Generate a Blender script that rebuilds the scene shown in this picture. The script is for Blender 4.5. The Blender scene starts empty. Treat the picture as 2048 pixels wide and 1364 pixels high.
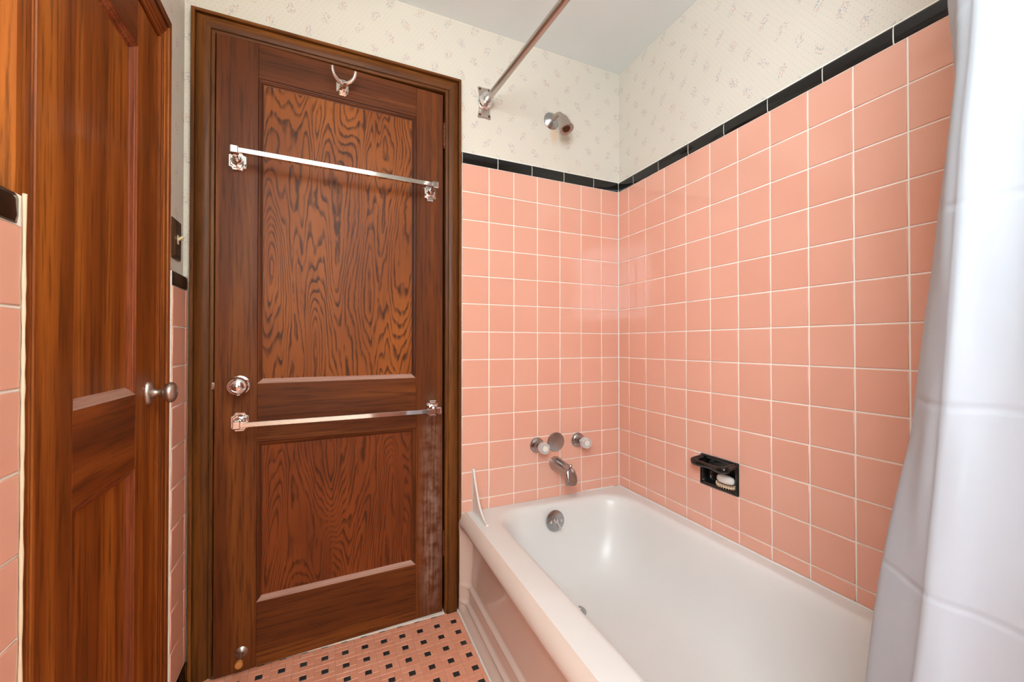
import bpy, bmesh, math, random
from mathutils import Vector, Matrix
random.seed(7)
PI = math.pi
S = bpy.context.scene
COL = S.collection

# ------------------------------------------------------------------ camera
TH = 0.0271                         # the tub wall is 1.55 degrees out of square with the door wall
CAM = Vector((-1.2477, -1.5415, 1.0181)); YAW = 0.4283; PITCH = 0.0083; FPX = 829.28
cd = bpy.data.cameras.new('camera'); cam = bpy.data.objects.new('camera', cd); COL.objects.link(cam)
cam.location = CAM; cam.rotation_euler = (PI/2 + PITCH, 0, -YAW)
cd.sensor_fit = 'HORIZONTAL'; cd.sensor_width = 36.0; cd.lens = FPX/2048*36.0; cd.clip_start = 0.02
S.camera = cam
# ------------------------------------------------------------------ world, lights, exposure
w = bpy.data.worlds.new('world'); S.world = w; w.use_nodes = True
w.node_tree.nodes['Background'].inputs[0].default_value = (0.80, 0.90, 1.0, 1)
w.node_tree.nodes['Background'].inputs[1].default_value = 1.0
S.view_settings.view_transform = 'Standard'; S.view_settings.look = 'None'
S.view_settings.gamma = 1.0; S.view_settings.use_curve_mapping = False
S.view_settings.exposure = 0.72
def area(name, loc, rot, sx, sy, power, color):
    l = bpy.data.lights.new(name, 'AREA'); l.shape = 'RECTANGLE'; l.size = sx; l.size_y = sy
    l.energy = power; l.color = color
    o = bpy.data.objects.new(name, l); COL.objects.link(o); o.location = loc; o.rotation_euler = rot
    return o
ROOM_Y = -2.62                      # wall behind the camera
CEIL = 2.2833
# daylight entering by the window in the closet wall, beside the camera
WY = -2.08
area('window_daylight', (-1.60, WY, 1.69), (0, -PI/2, 0), 0.80, 0.80, 27, (0.80, 0.92, 1.0))
LAMP = (-0.82, -1.86)               # ceiling lamp, behind the camera

# ------------------------------------------------------------------ helpers
def lin(r, g, b):
    f = lambda c: (c/255)/12.92 if c <= 10.3 else ((c/255 + 0.055)/1.055)**2.4
    return (f(r), f(g), f(b), 1)
class MB:
    """collects vertices and faces; build() links them as one mesh object"""
    def __init__(s): s.v = []; s.f = []
    def add(s, vs, fs):
        o = len(s.v); s.v += [tuple(a) for a in vs]; s.f += [[i + o for i in f] for f in fs]; return s
    def box(s, x0, x1, y0, y1, z0, z1):
        return s.add([(x0,y0,z0),(x1,y0,z0),(x1,y1,z0),(x0,y1,z0),(x0,y0,z1),(x1,y0,z1),(x1,y1,z1),(x0,y1,z1)],
                     [(0,3,2,1),(4,5,6,7),(0,1,5,4),(1,2,6,5),(2,3,7,6),(3,0,4,7)])
    def bbox(s, x0, x1, y0, y1, z0, z1, b=0.002, seg=2):
        m = bmesh.new(); bmesh.ops.create_cube(m, size=1)
        for q in m.verts: q.co = Vector(((x0+x1)/2 + q.co.x*(x1-x0), (y0+y1)/2 + q.co.y*(y1-y0), (z0+z1)/2 + q.co.z*(z1-z0)))
        bmesh.ops.bevel(m, geom=m.edges[:], offset=b, segments=seg, profile=0.5, affect='EDGES')
        m.verts.index_update()
        s.add([q.co[:] for q in m.verts], [[q.index for q in f.verts] for f in m.faces]); m.free(); return s
    def loft(s, loops, close=True, cap0=False, cap1=False):
        n = len(loops[0]); vs = [p for l in loops for p in l]; fs = []
        for i in range(len(loops)-1):
            for j in range(n if close else n-1):
                k = (j+1) % n
                fs.append((i*n+j, i*n+k, (i+1)*n+k, (i+1)*n+j))
        if cap0: fs.append(tuple(range(n))[::-1])
        if cap1: fs.append(tuple((len(loops)-1)*n + j for j in range(n)))
        return s.add(vs, fs)
    def lathe(s, prof, origin=(0,0,0), axis=(0,-1,0), n=28):
        """prof: (radius, distance along axis)"""
        a = Vector(axis).normalized(); t = Vector((0,0,1)) if abs(a.z) < .9 else Vector((1,0,0))
        e1 = a.cross(t).normalized(); e2 = a.cross(e1); o = Vector(origin)
        L = [[(o + a*h + (e1*math.cos(2*PI*j/n) + e2*math.sin(2*PI*j/n))*max(r, 1e-5))[:] for j in range(n)] for r, h in prof]
        return s.loft(L, cap0=prof[0][0] > 1e-4, cap1=prof[-1][0] > 1e-4)
    def tube(s, path, rad, n=12, cap=True):
        P = [Vector(p) for p in path]; L = []; rr = rad if hasattr(rad, '__len__') else [rad]*len(P)
        t0 = (P[1]-P[0]).normalized(); up = Vector((0,0,1)) if abs(t0.z) < .9 else Vector((1,0,0))
        nrm = t0.cross(up).normalized()
        for i, p in enumerate(P):
            t = ((P[min(i+1, len(P)-1)] - P[max(i-1, 0)])).normalized()
            nrm = (nrm - t*nrm.dot(t)).normalized(); b = t.cross(nrm)
            L.append([(p + (nrm*math.cos(2*PI*j/n) + b*math.sin(2*PI*j/n))*rr[i])[:] for j in range(n)])
        return s.loft(L, cap0=cap, cap1=cap)
    def prism(s, poly, y0, y1, inset=0.0, yi=None):
        """polygon in x,z pushed from y0 (back) to y1 (front); optional bevelled front edge"""
        n = len(poly); cx = sum(p[0] for p in poly)/n; cz = sum(p[1] for p in poly)/n
        L = [[(x, y0, z) for x, z in poly]]
        if inset:
            L.append([(x, yi, z) for x, z in poly])
            k = lambda x, z: 1 - inset/max(1e-6, math.hypot(x-cx, z-cz))
            L.append([(cx+(x-cx)*k(x,z), y1, cz+(z-cz)*k(x,z)) for x, z in poly])
        else: L.append([(x, y1, z) for x, z in poly])
        return s.loft(L, cap0=True, cap1=True)
    def mesh(s, name, mat=None, smooth=35):
        me = bpy.data.meshes.new(name); me.from_pydata(s.v, [], s.f)
        m = bmesh.new(); m.from_mesh(me); bmesh.ops.recalc_face_normals(m, faces=m.faces[:]); m.to_mesh(me); m.free()
        if mat: me.materials.append(mat)
        if smooth:
            me.polygons.foreach_set('use_smooth', [True]*len(me.polygons))
            me.set_sharp_from_angle(angle=math.radians(smooth))
        me.update(); return me
    def build(s, name, mat, parent=None, smooth=35):
        return link(name, s.mesh(name, mat, smooth), parent)
def link(name, me, parent=None, loc=None, rot=None):
    o = bpy.data.objects.new(name, me); COL.objects.link(o)
    if parent: o.parent = parent
    if loc: o.location = loc
    if rot: o.rotation_euler = rot
    return o
def empty(name, loc=(0,0,0), rz=0.0, parent=None):
    o = bpy.data.objects.new(name, None); COL.objects.link(o); o.location = loc; o.rotation_euler = (0,0,rz)
    o.empty_display_size = 0.05
    if parent: o.parent = parent
    return o
def tag(o, label, cat=None, group=None, kind=None):
    o['label'] = label
    if cat: o['category'] = cat
    if group: o['group'] = group
    if kind: o['kind'] = kind
    return o
def struct(o, label, cat):
    return tag(o, label, cat, kind='structure')
def on_screen(p, m=40):
    d = Vector(p) - CAM
    fw = Vector((math.sin(YAW)*math.cos(PITCH), math.cos(YAW)*math.cos(PITCH), math.sin(PITCH)))
    rt = Vector((math.cos(YAW), -math.sin(YAW), 0)); up = rt.cross(fw); z = d.dot(fw)
    if z < .05: return False
    x = 1024 + FPX*d.dot(rt)/z; y = 682 - FPX*d.dot(up)/z
    return -m < x < 2048+m and -m < y < 1364+m

# ------------------------------------------------------------------ materials
class NT:
    def __init__(s, name):
        s.m = bpy.data.materials.new(name); s.m.use_nodes = True; s.t = s.m.node_tree
        s.p = s.t.nodes['Principled BSDF']
    def n(s, typ, **kw):
        a = s.t.nodes.new(typ)
        for k, v in kw.items():
            if k.startswith('i_'): a.inputs[k[2:]].default_value = v
            else: setattr(a, k, v)
        return a
    def l(s, a, b): s.t.links.new(a, b)
    def math(s, op, a, b=None, c=None):
        q = s.n('ShaderNodeMath', operation=op)
        for i, x in enumerate((a, b, c)):
            if x is None: continue
            if isinstance(x, (int, float)): q.inputs[i].default_value = x
            else: s.l(x, q.inputs[i])
        return q.outputs[0]
    def mix(s, fac, a, b, blend='MIX'):
        q = s.n('ShaderNodeMix', data_type='RGBA', blend_type=blend)
        for i, x in ((0, fac), (6, a), (7, b)):
            if isinstance(x, (int, float)): q.inputs[i].default_value = x
            elif isinstance(x, tuple): q.inputs[i].default_value = x
            else: s.l(x, q.inputs[i])
        return q.outputs[2]
    def ramp(s, fac, stops, interp='LINEAR'):
        q = s.n('ShaderNodeValToRGB'); e = q.color_ramp.elements; q.color_ramp.interpolation = interp
        while len(e) < len(stops): e.new(0.5)
        for i, (p, c) in enumerate(stops): e[i].position = p; e[i].color = c
        s.l(fac, q.inputs[0]); return q.outputs[0]
    def step(s, x, a, b):
        q = s.n('ShaderNodeMapRange', interpolation_type='SMOOTHSTEP', clamp=True)
        s.l(x, q.inputs[0]); q.inputs[1].default_value = a; q.inputs[2].default_value = b
        return q.outputs[0]
    def noise(s, vec, scale, detail=3, rough=.55, dist=0.0):
        q = s.n('ShaderNodeTexNoise'); q.inputs['Scale'].default_value = scale; q.inputs['Detail'].default_value = detail
        q.inputs['Roughness'].default_value = rough; q.inputs['Distortion'].default_value = dist
        if vec is not None: s.l(vec, q.inputs['Vector'])
        return q.outputs[0]
    def mapping(s, vec, scale=(1,1,1), loc=(0,0,0)):
        q = s.n('ShaderNodeMapping'); q.inputs['Scale'].default_value = scale; q.inputs['Location'].default_value = loc
        s.l(vec, q.inputs[0]); return q.outputs[0]
    def obj(s): return s.n('ShaderNodeTexCoord').outputs['Object']
    def pos(s): return s.n('ShaderNodeNewGeometry').outputs['Position']
    def bump(s, h, strength, dist=0.001):
        q = s.n('ShaderNodeBump'); q.inputs['Strength'].default_value = strength; q.inputs['Distance'].default_value = dist
        s.l(h, q.inputs['Height']); s.l(q.outputs[0], s.p.inputs['Normal'])
    def set(s, **kw):
        for k, v in kw.items():
            i = s.p.inputs[k.replace('_', ' ')]
            if hasattr(v, 'is_linked') or hasattr(v, 'links'): s.l(v, i)
            else: i.default_value = v
        return s
def col(s, c): s.l(c, s.p.inputs['Base Color'])

def mat_tile(name, c0, c1, rough=0.07):
    s = NT(name); r = s.n('ShaderNodeObjectInfo').outputs['Random']; p = s.pos()
    n = s.noise(p, 9, 2)
    f = s.math('ADD', s.math('MULTIPLY', r, .55), s.math('MULTIPLY', n, .45))
    col(s, s.mix(f, c0, c1)); s.set(Roughness=rough, Specular_IOR_Level=.55)
    s.bump(s.noise(p, 22, 1), .06, .002); return s.m
def mat_plain(name, c, rough=.5, metal=0.0, var=0.06, scale=30, bump=0.0, spec=.5):
    s = NT(name); p = s.obj(); n = s.noise(p, scale, 4)
    dark = tuple(x*(1-var*2) for x in c[:3]) + (1,)
    col(s, s.mix(n, dark, tuple(min(1, x*(1+var)) for x in c[:3]) + (1,)))
    s.set(Roughness=rough, Metallic=metal, Specular_IOR_Level=spec)
    if bump: s.bump(n, bump)
    return s.m
def mat_wood(name, axis, dark, mid, light, seed=0.0, rough=.40, wear=None, grain=1.0):
    """streaky stained wood, grain along the given axis of the object"""
    s = NT(name); o = s.mapping(s.obj(), loc=(seed, seed*.7, seed*1.3))
    sc = {'z': (1, 1, .045), 'x': (.045, 1, 1), 'y': (1, .045, 1)}[axis]
    v = s.mapping(o, scale=sc)
    a = s.noise(v, 130, 4, .6); b = s.noise(v, 22, 3, .5); c = s.noise(v, 7, 2, .5, .4)
    f = s.math('ADD', s.math('MULTIPLY', b, .65), s.math('MULTIPLY', c, .6)); f = s.step(f, .38, .86)
    base = s.ramp(f, [(0, tuple(.5*a+.5*b for a, b in zip(dark, mid))), (.5, mid), (1, tuple(.85*a+.15*b for a, b in zip(light, mid)))])
    base = s.mix(s.math('MULTIPLY', s.step(a, .46, .66), .6*grain), base, dark)
    r = rough
    if wear:                           # scuffed, whitened finish in one place: (x, z, half width, half height)
        X = s.n('ShaderNodeSeparateXYZ'); s.l(s.obj(), X.inputs[0])
        m = None
        for (cx, cz, hx, hz, k) in wear:
            dx = s.math('DIVIDE', s.math('SUBTRACT', X.outputs[0], cx), hx); dz = s.math('DIVIDE', s.math('SUBTRACT', X.outputs[2], cz), hz)
            d = s.math('SQRT', s.math('ADD', s.math('MULTIPLY', dx, dx), s.math('MULTIPLY', dz, dz)))
            q = s.math('MULTIPLY', s.math('SUBTRACT', 1, s.step(d, .3, 1.0)), k)
            m = q if m is None else s.math('MAXIMUM', m, q)
        m = s.math('MULTIPLY', m, s.step(s.math('ADD', a, s.noise(o, 26, 4)), .80, 1.25))
        base = s.mix(m, base, lin(182, 150, 132))
        r = s.math('ADD', rough, s.math('MULTIPLY', m, .3))
    col(s, base); s.set(Roughness=r, Specular_IOR_Level=.2)
    s.bump(a, .12, .001); return s.m
def mat_panel(name, seed, dark, mid, light, k=1.0):
    """rotary-cut fir: flame figure of dark growth lines"""
    s = NT(name); o = s.mapping(s.obj(), loc=(seed, 0, seed*2.1))
    v = s.mapping(o, scale=(1, 0, .17))
    h = s.noise(v, 6.2, 2, .45, .3)
    fine = s.noise(s.mapping(o, scale=(1, 0, .05)), 90, 3)
    t = s.math('ADD', s.math('MULTIPLY', h, 44), s.math('MULTIPLY', s.noise(s.mapping(o, scale=(1,0,.3)), 45, 2), 1.1))
    fr = s.math('FRACT', t)
    ring = s.math('MULTIPLY', s.step(fr, .42, .80), s.math('SUBTRACT', 1, s.step(fr, .86, 1.0)))
    big = s.noise(s.mapping(o, scale=(1, 0, .5)), 4, 2)
    base = s.mix(s.step(big, .3, .75), mid, light)
    base = s.mix(s.math('MULTIPLY', ring, s.math('MULTIPLY', s.step(fine, .25, .6), .9*k)), base, dark)
    base = s.mix(s.math('MULTIPLY', s.step(fine, .5, .75), .35), base, dark)
    col(s, base); s.set(Roughness=.42, Specular_IOR_Level=.2)
    s.bump(ring, .10, .0006); return s.m
def mat_wallpaper(stain=False):
    s = NT('floral_wallpaper'); o = s.obj(); X = s.n('ShaderNodeSeparateXYZ'); s.l(o, X.inputs[0]); u, w_ = X.outputs[0], X.outputs[2]
    def lattice(px, pz, jit):
        row = s.math('FLOOR', s.math('DIVIDE', w_, pz))
        uu = s.math('ADD', s.math('DIVIDE', u, px), s.math('MULTIPLY', row, .5))
        a = s.math('MULTIPLY', s.math('SUBTRACT', s.math('FRACT', uu), .5), px)
        b = s.math('MULTIPLY', s.math('SUBTRACT', s.math('FRACT', s.math('DIVIDE', w_, pz)), .5), pz)
        return a, b, s.math('FLOOR', uu), row
    a, b, _, _ = lattice(.0155, .0115, 0)
    d = s.math('SQRT', s.math('ADD', s.math('MULTIPLY', a, a), s.math('MULTIPLY', b, b)))
    dots = s.math('MULTIPLY', s.math('SUBTRACT', 1, s.step(d, .0008, .0016)), .5)
    a, b, ci, cr = lattice(.108, .062, 0)
    h = s.n('ShaderNodeTexWhiteNoise', noise_dimensions='2D'); cv = s.n('ShaderNodeCombineXYZ'); s.l(ci, cv.inputs[0]); s.l(cr, cv.inputs[1]); s.l(cv.outputs[0], h.inputs['Vector'])
    lean = s.math('MULTIPLY', s.math('SUBTRACT', h.outputs[0], .5), 1.2)
    a2 = s.math('ADD', a, s.math('MULTIPLY', b, lean))
    d = s.math('SQRT', s.math('ADD', s.math('MULTIPLY', s.math('MULTIPLY', a2, a2), 1.7), s.math('MULTIPLY', b, b)))
    body = s.math('SUBTRACT', 1, s.step(d, .007, .029))
    vo = s.n('ShaderNodeTexVoronoi', voronoi_dimensions='3D'); vo.inputs['Scale'].default_value = 210; s.l(o, vo.inputs['Vector'])
    pet = s.math('SUBTRACT', 1, s.step(vo.outputs['Distance'], .25, .5))
    keep = s.step(s.math('ADD', s.noise(o, 120, 1), s.math('MULTIPLY', body, .5)), .62, .85)
    fl = s.math('MULTIPLY', s.math('MULTIPLY', pet, keep), s.math('MULTIPLY', s.step(body, .05, .4), .9))
    cs = s.n('ShaderNodeSeparateXYZ'); s.l(vo.outputs['Color'], cs.inputs[0])
    pc = s.ramp(cs.outputs[0], [(0, lin(158,160,182)), (.35, lin(214,164,150)), (.6, lin(176,182,170)), (.8, lin(226,186,160))], 'CONSTANT')
    base = s.mix(s.noise(o, 3, 2), lin(228,221,207), lin(222,215,202))
    g = s.mix(dots, base, lin(170,160,158)); g = s.mix(fl, g, pc)
    if stain:                          # rust streak below the shower arm and a yellowed line over the cap tiles
        dx = s.math('DIVIDE', s.math('SUBTRACT', u, -.338), .030); dz = s.math('DIVIDE', s.math('SUBTRACT', w_, 1.925), .060)
        e = s.math('SQRT', s.math('ADD', s.math('MULTIPLY', dx, dx), s.math('MULTIPLY', dz, dz)))
        g = s.mix(s.math('MULTIPLY', s.math('SUBTRACT', 1, s.step(e, .2, 1.0)), .42), g, lin(214,168,104))
    col(s, g); s.set(Roughness=.6, Specular_IOR_Level=.25); s.bump(s.noise(o, 400, 2), .04, .0005)
    return s.m
def mat_enamel(name, c, rough=.30):
    s = NT(name); p = s.obj(); n = s.noise(p, 6, 3)
    col(s, s.mix(n, tuple(x*.96 for x in c[:3])+(1,), c)); s.set(Roughness=rough, Specular_IOR_Level=.5)
    return s.m
def mat_chrome(name, c, rough):
    s = NT(name); n = s.noise(s.obj(), 60, 3)
    col(s, s.mix(n, tuple(x*.85 for x in c[:3])+(1,), c)); s.set(Metallic=1.0, Roughness=s.math('ADD', rough, s.math('MULTIPLY', n, rough*.6)))
    return s.m
def mat_emit(name, c, st):
    s = NT(name); s.set(Emission_Color=c, Emission_Strength=st); s.p.inputs['Base Color'].default_value = c; return s.m

PINK = mat_tile('pink_glazed_tile', lin(232,170,147), lin(237,180,158))
BLACK = mat_plain('black_glaze', lin(22,21,20), .08, var=.1)
GROUT = mat_plain('grout', lin(255,248,238), .8, scale=120, var=.02, bump=.2)
CAULK = mat_plain('cream_caulk', lin(226,206,176), .6, scale=60, bump=.4)
PAPER = mat_wallpaper(); PAPERB = mat_wallpaper(True)
CEILM = mat_plain('ceiling_paint', lin(238,246,245), .9, scale=4, var=.02)
D0, D1, D2 = lin(58,28,13), lin(104,53,22), lin(140,80,32)
WOODV = mat_wood('stained_wood_upright', 'z', D0, D1, D2, 0, wear=[(-.045, .30, .062, .42, .48), (-.045, .62, .055, .28, .34)])
WOODH = mat_wood('stained_wood_crosswise', 'x', D0, D1, D2, 3.1)
WOODD = mat_wood('stained_wood_moulding', 'z', lin(46,22,12), lin(88,43,19), lin(122,66,28), 5.0)
WOODDH = mat_wood('stained_wood_moulding_crosswise', 'x', lin(46,22,12), lin(88,43,19), lin(122,66,28), 6.0)
DUSTY_TOPLIT = mat_wood('worn_dusty_toplit_moulding', 'x', lin(150,108,92), lin(176,136,120), lin(204,172,160), 2.0, rough=.5)  # pale from dust, with light from above also put into the colour
CASV = mat_wood('casing_wood_upright', 'z', lin(62,33,14), lin(110,64,25), lin(152,94,40), 8.0)
CASH = mat_wood('casing_wood_crosswise', 'x', lin(62,33,14), lin(108,62,27), lin(148,92,42), 9.0)
PANEL1 = mat_panel('flame_fir_panel', 0.0, lin(58,27,11), lin(128,66,22), lin(158,88,32))
PANEL2 = mat_panel('dark_flame_fir_panel', 4.0, lin(56,26,13), lin(112,54,22), lin(136,68,28), .85)
CLOV = mat_wood('closet_wood_upright', 'z', lin(66,29,9), lin(138,70,22), lin(190,110,40), 12.0, rough=.45, grain=1.0)
CLOH = mat_wood('closet_wood_crosswise', 'x', lin(62,28,10), lin(116,55,20), lin(154,82,32), 14.0, rough=.42)
CLOM = mat_wood('closet_moulding', 'z', lin(88,42,22), lin(140,72,40), lin(178,108,72), 15.0)
GAPD = mat_plain('old_dark_jamb', lin(46,24,15), .5, var=.2)
ENAMEL = mat_enamel('white_enamel', lin(234,232,228))
ENAMEL_REFL = mat_enamel('reflection_tinted_enamel', lin(224,204,190), .12)  # pinkish apron tint, mostly the floor's reflection put into the colour
CHROME = mat_chrome('polished_chrome', (.88,.87,.87,1), .05)
CHROMED = mat_chrome('tarnished_chrome', (.47,.48,.49,1), .18)
NICKEL = mat_chrome('satin_nickel', (.56,.50,.45,1), .30)
RODM = mat_chrome('dull_rod_metal', (.60,.56,.52,1), .30)
RUST = mat_plain('rusty_hinge', lin(98,52,28), .5, .4, .25, 90)
BRASSY = mat_plain('aged_brass_plate', lin(96,68,44), .3, .7, .15, 60)
IVORY = mat_plain('ivory_plastic', lin(236,218,176), .35)
WHITEP = mat_plain('white_vinyl', lin(236,228,220), .3)
MARBLE = mat_plain('marble_saddle', lin(232,224,214), .35, var=.08, scale=14)
SOAPM = mat_plain('white_soap', lin(240,232,222), .45, var=.02)
RUBBER = mat_plain('cream_rubber', lin(226,198,164), .6)
TIPM = mat_plain('worn_rubber_tip', lin(206,138,72), .55, var=.15, scale=80)
FPINK = mat_tile('pink_floor_tile', lin(228,150,118), lin(238,168,138), .30)
FBLACK = mat_tile('black_floor_tile', lin(30,29,29), lin(52,50,50), .30)
FGROUT = mat_plain('floor_grout', lin(188,150,134), .8, scale=90, var=.15, bump=.3)
PAINTW = mat_plain('white_paint', lin(236,236,232), .5)
ACR = NT('clear_acrylic'); ACR.set(Base_Color=(.96,.95,.93,1), Roughness=.12, Transmission_Weight=.55, IOR=1.45); ACR = ACR.m
def mat_curtain():
    s = NT('shower_curtain_cloth'); o = s.obj(); X = s.n('ShaderNodeSeparateXYZ'); s.l(o, X.inputs[0])
    col(s, s.mix(s.noise(o, 5, 2), lin(178,187,195), lin(186,194,202))); s.set(Roughness=.55, Specular_IOR_Level=.3)
    z = s.math('ADD', X.outputs[2], s.math('MULTIPLY', s.noise(o, 5, 2), .03))
    cr = s.math('ABSOLUTE', s.math('SUBTRACT', s.math('FRACT', s.math('DIVIDE', z, .215)), .5))
    h = s.math('ADD', s.math('MULTIPLY', s.step(cr, 0, .035), .7), s.math('MULTIPLY', s.noise(o, 14, 3), .6))
    s.bump(h, .22, .004)
    tr = s.n('ShaderNodeBsdfTranslucent'); tr.inputs[0].default_value = lin(226,230,236)
    mx = s.n('ShaderNodeMixShader'); mx.inputs[0].default_value = .06
    s.l(s.p.outputs[0], mx.inputs[1]); s.l(tr.outputs[0], mx.inputs[2])
    s.l(mx.outputs[0], s.t.nodes['Material Output'].inputs[0]); return s.m
CURT = mat_curtain()

# ------------------------------------------------------------------ the shell of the room
PL = 0.012                            # plaster lies this far behind the tile face
def slabs(mb, x0, x1, z0, z1, holes, y0, y1):
    """rectangle x0..x1, z0..z1 with rectangular holes, y0 front .. y1 back"""
    xs = sorted({x0, x1, *[max(x0, min(x1, v)) for h in holes for v in h[:2]]}); zs = sorted({z0, z1, *[max(z0, min(z1, v)) for h in holes for v in h[2:]]})
    for i in range(len(xs)-1):
        for j in range(len(zs)-1):
            cx, cz = (xs[i]+xs[i+1])/2, (zs[j]+zs[j+1])/2
            if any(h[0] < cx < h[1] and h[2] < cz < h[3] for h in holes): continue
            mb.box(xs[i], xs[i+1], y0, y1, zs[j], zs[j+1])
    return mb
TP = .1095; GR = .0036                # tile pitch and joint
TRIM0 = 1.725                         # foot of the black cap around the tub
_tm = {}
def tile_mesh(wd, ht, mat, t=.008, b=.0016):
    k = (round(wd, 4), round(ht, 4), mat.name)
    if k not in _tm:
        x, z = wd/2, ht/2; L = []
        for ins, y in ((0, t), (0, b*1.0), (b*.35, b*.3), (b*1.2, 0.0)):
            L.append([(-x+ins, y, -z+ins), (x-ins, y, -z+ins), (x-ins, y, z-ins), (-x+ins, y, z-ins)])
        mb = MB(); mb.loft(L, cap1=True); me = mb.mesh('tile', mat, 0)
        me.polygons.foreach_set('use_smooth', [p.normal.y > -.999 for p in me.polygons]); _tm[k] = me
    return _tm[k]
def tile_grid(parent, xs, zs, skip=None, jitter=.0035, show=None):
    for i in range(len(xs)-1):
        for j in range(len(zs)-1):
            x0, x1, z0, z1 = xs[i], xs[i+1], zs[j], zs[j+1]
            if skip:
                q = skip(x0, x1, z0, z1)
                if q is None: continue
                x0, x1 = q
            me = tile_mesh(x1-x0-GR, z1-z0-GR, PINK)
            link('tile', me, parent, ((x0+x1)/2, 0, (z0+z1)/2), (random.uniform(-1,1)*jitter, 0, random.uniform(-1,1)*jitter))
def cap_mesh(ln, hgt=.047, proud=.007):
    """black cap tile: flat face rolling over at the top into the wall"""
    prof = [(PL, 0), (0.001, 0), (-.001, .0012), (-.0022, .010)]
    R = .014
    for k in range(8):
        a = PI/2*k/7; prof.append((-.0022 - .002 + (1-math.cos(a))*R*1.25 + .002*(1-k/7), hgt - R + math.sin(a)*R))
    prof.append((PL + .004, hgt))
    mb = MB(); mb.loft([[(x, y, z) for y, z in prof] for x in (-ln/2, -ln/2+.0008, ln/2-.0008, ln/2)], close=True, cap0=True, cap1=True)
    return mb.mesh('cap_tile', BLACK, 40)
def cap_row(parent, edges, z):
    cache = {}
    prof = [(PL, 0), (.0022, 0), (.0004, .002), (-.0009, .010)] + [(-.0024 + .0014 + (1-math.cos(PI/2*k/7))*.0175, .047 - .014 - .0008 + math.sin(PI/2*k/7)*.014) for k in range(8)] + [(PL+.004, .0460)]
    MB().loft([[(x, y, zz + z) for y, zz in prof] for x in (edges[0], edges[-1])], cap0=True, cap1=True).build('cap_grout', GROUT, parent, 40)
    for a, b in zip(edges[:-1], edges[1:]):
        k = round(b-a, 4)
        if k not in cache: cache[k] = cap_mesh(b-a-.0030)
        link('cap_tile', cache[k], parent, ((a+b)/2, 0, z), (random.uniform(-1,1)*.004, 0, random.uniform(-1,1)*.004))
def wall(name, label, loc, rz, x0, x1, holes, zt=CEIL+.05, thick=.10):
    mb = slabs(MB(), x0, x1, 0, zt, holes, PL, PL+thick); o = mb.build(name, PAPER, None, 0)
    o.location = loc; o.rotation_euler = (0, 0, rz); struct(o, label, 'wall'); return o

# floor and ceiling
fl = MB().box(-1.75, .25, ROOM_Y-.2, .25, -.08, -.0007).build('floor', FGROUT, None, 0); struct(fl, 'floor of small pink and black mosaic tiles', 'floor')
ce = MB().box(-1.80, .30, ROOM_Y-.25, .30, CEIL, CEIL+.06).build('ceiling', CEILM, None, 0); struct(ce, 'plain pale grey painted ceiling', 'ceiling')

# door wall
DX0, DX1, DZT = -1.5555, -.8225, 1.983   # door opening
wb = wall('wall_back', 'wall around the dark wooden door, floral paper above pink tile', (0,0,0), 0, -1.75, .12, [(DX0-.01, DX1+.01, -1, DZT+.01)])
wb.data.materials[0] = PAPERB
TX = -.757
bed = slabs(MB(), TX, .004, .30, TRIM0+.0465, [], .0022, PL).build('grout_bed', GROUT, wb, 0)
xs = [TX] + [-(.0967 + TP*k) for k in range(5, -1, -1)] + [0.0]
zs = [.366] + [TRIM0 - TP*k for k in range(12, -1, -1)]
tile_grid(wb, xs, zs)
cap_row(wb, [TX, -.6068, -.4520, -.2960, -.1405, -.002], TRIM0)

# tub wall: local x runs from the corner towards the camera
RZ = -PI/2 - TH
DISH = (.4645, .6190, TRIM0 - TP*11, TRIM0 - TP*10)
WEND = 1.548
wr = wall('wall_right', 'long wall beside the bathtub, floral paper above pink tile', (0,0,0), RZ, -.12, 2.85, [DISH])
slabs(MB(), -.004, WEND, .30, TRIM0+.0465, [DISH], .0022, PL).build('grout_bed', GROUT, wr, 0)
def dish_skip(x0, x1, z0, z1):
    if abs(z1 - DISH[3]) < .02:
        if x0 < DISH[0] < x1: return (x0, DISH[0]+.0005)
        if DISH[0] <= x0 and x1 <= DISH[1]+.003: return None
    return (x0, x1)
xs = [0.0] + [.072 + TP*k for k in range(14)]; xs = [x for x in xs if x < WEND-.02] + [WEND]
tile_grid(wr, xs, zs, dish_skip)
cap_row(wr, [.002] + [.1055 + .1545*k for k in range(10)][:10], TRIM0)

# wall at the foot of the tub, seen only as a reflection
we = MB()
slabs(we, 0, .80, 0, CEIL+.05, [], 0, .09)
eo = we.build('wall_tub_end', PAPER, None, 0); M0 = Matrix.Rotation(-TH, 4, 'Z')
eo.location = M0 @ Vector((0, -WEND-.012, 0)); eo.rotation_euler = (0, 0, PI - TH); struct(eo, 'short wall closing the foot of the bathtub alcove', 'wall')
mb = MB()
for i in range(7):
    for j in range(13):
        x0, z0 = .004 + TP*i, TRIM0 - TP*(j+1); mb.box(x0+.001, x0+TP-.001, -.010, 0, z0+.001, z0+TP-.001)
t = mb.build('tile_field', PINK, eo, 0); t['kind'] = 'stuff'

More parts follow.
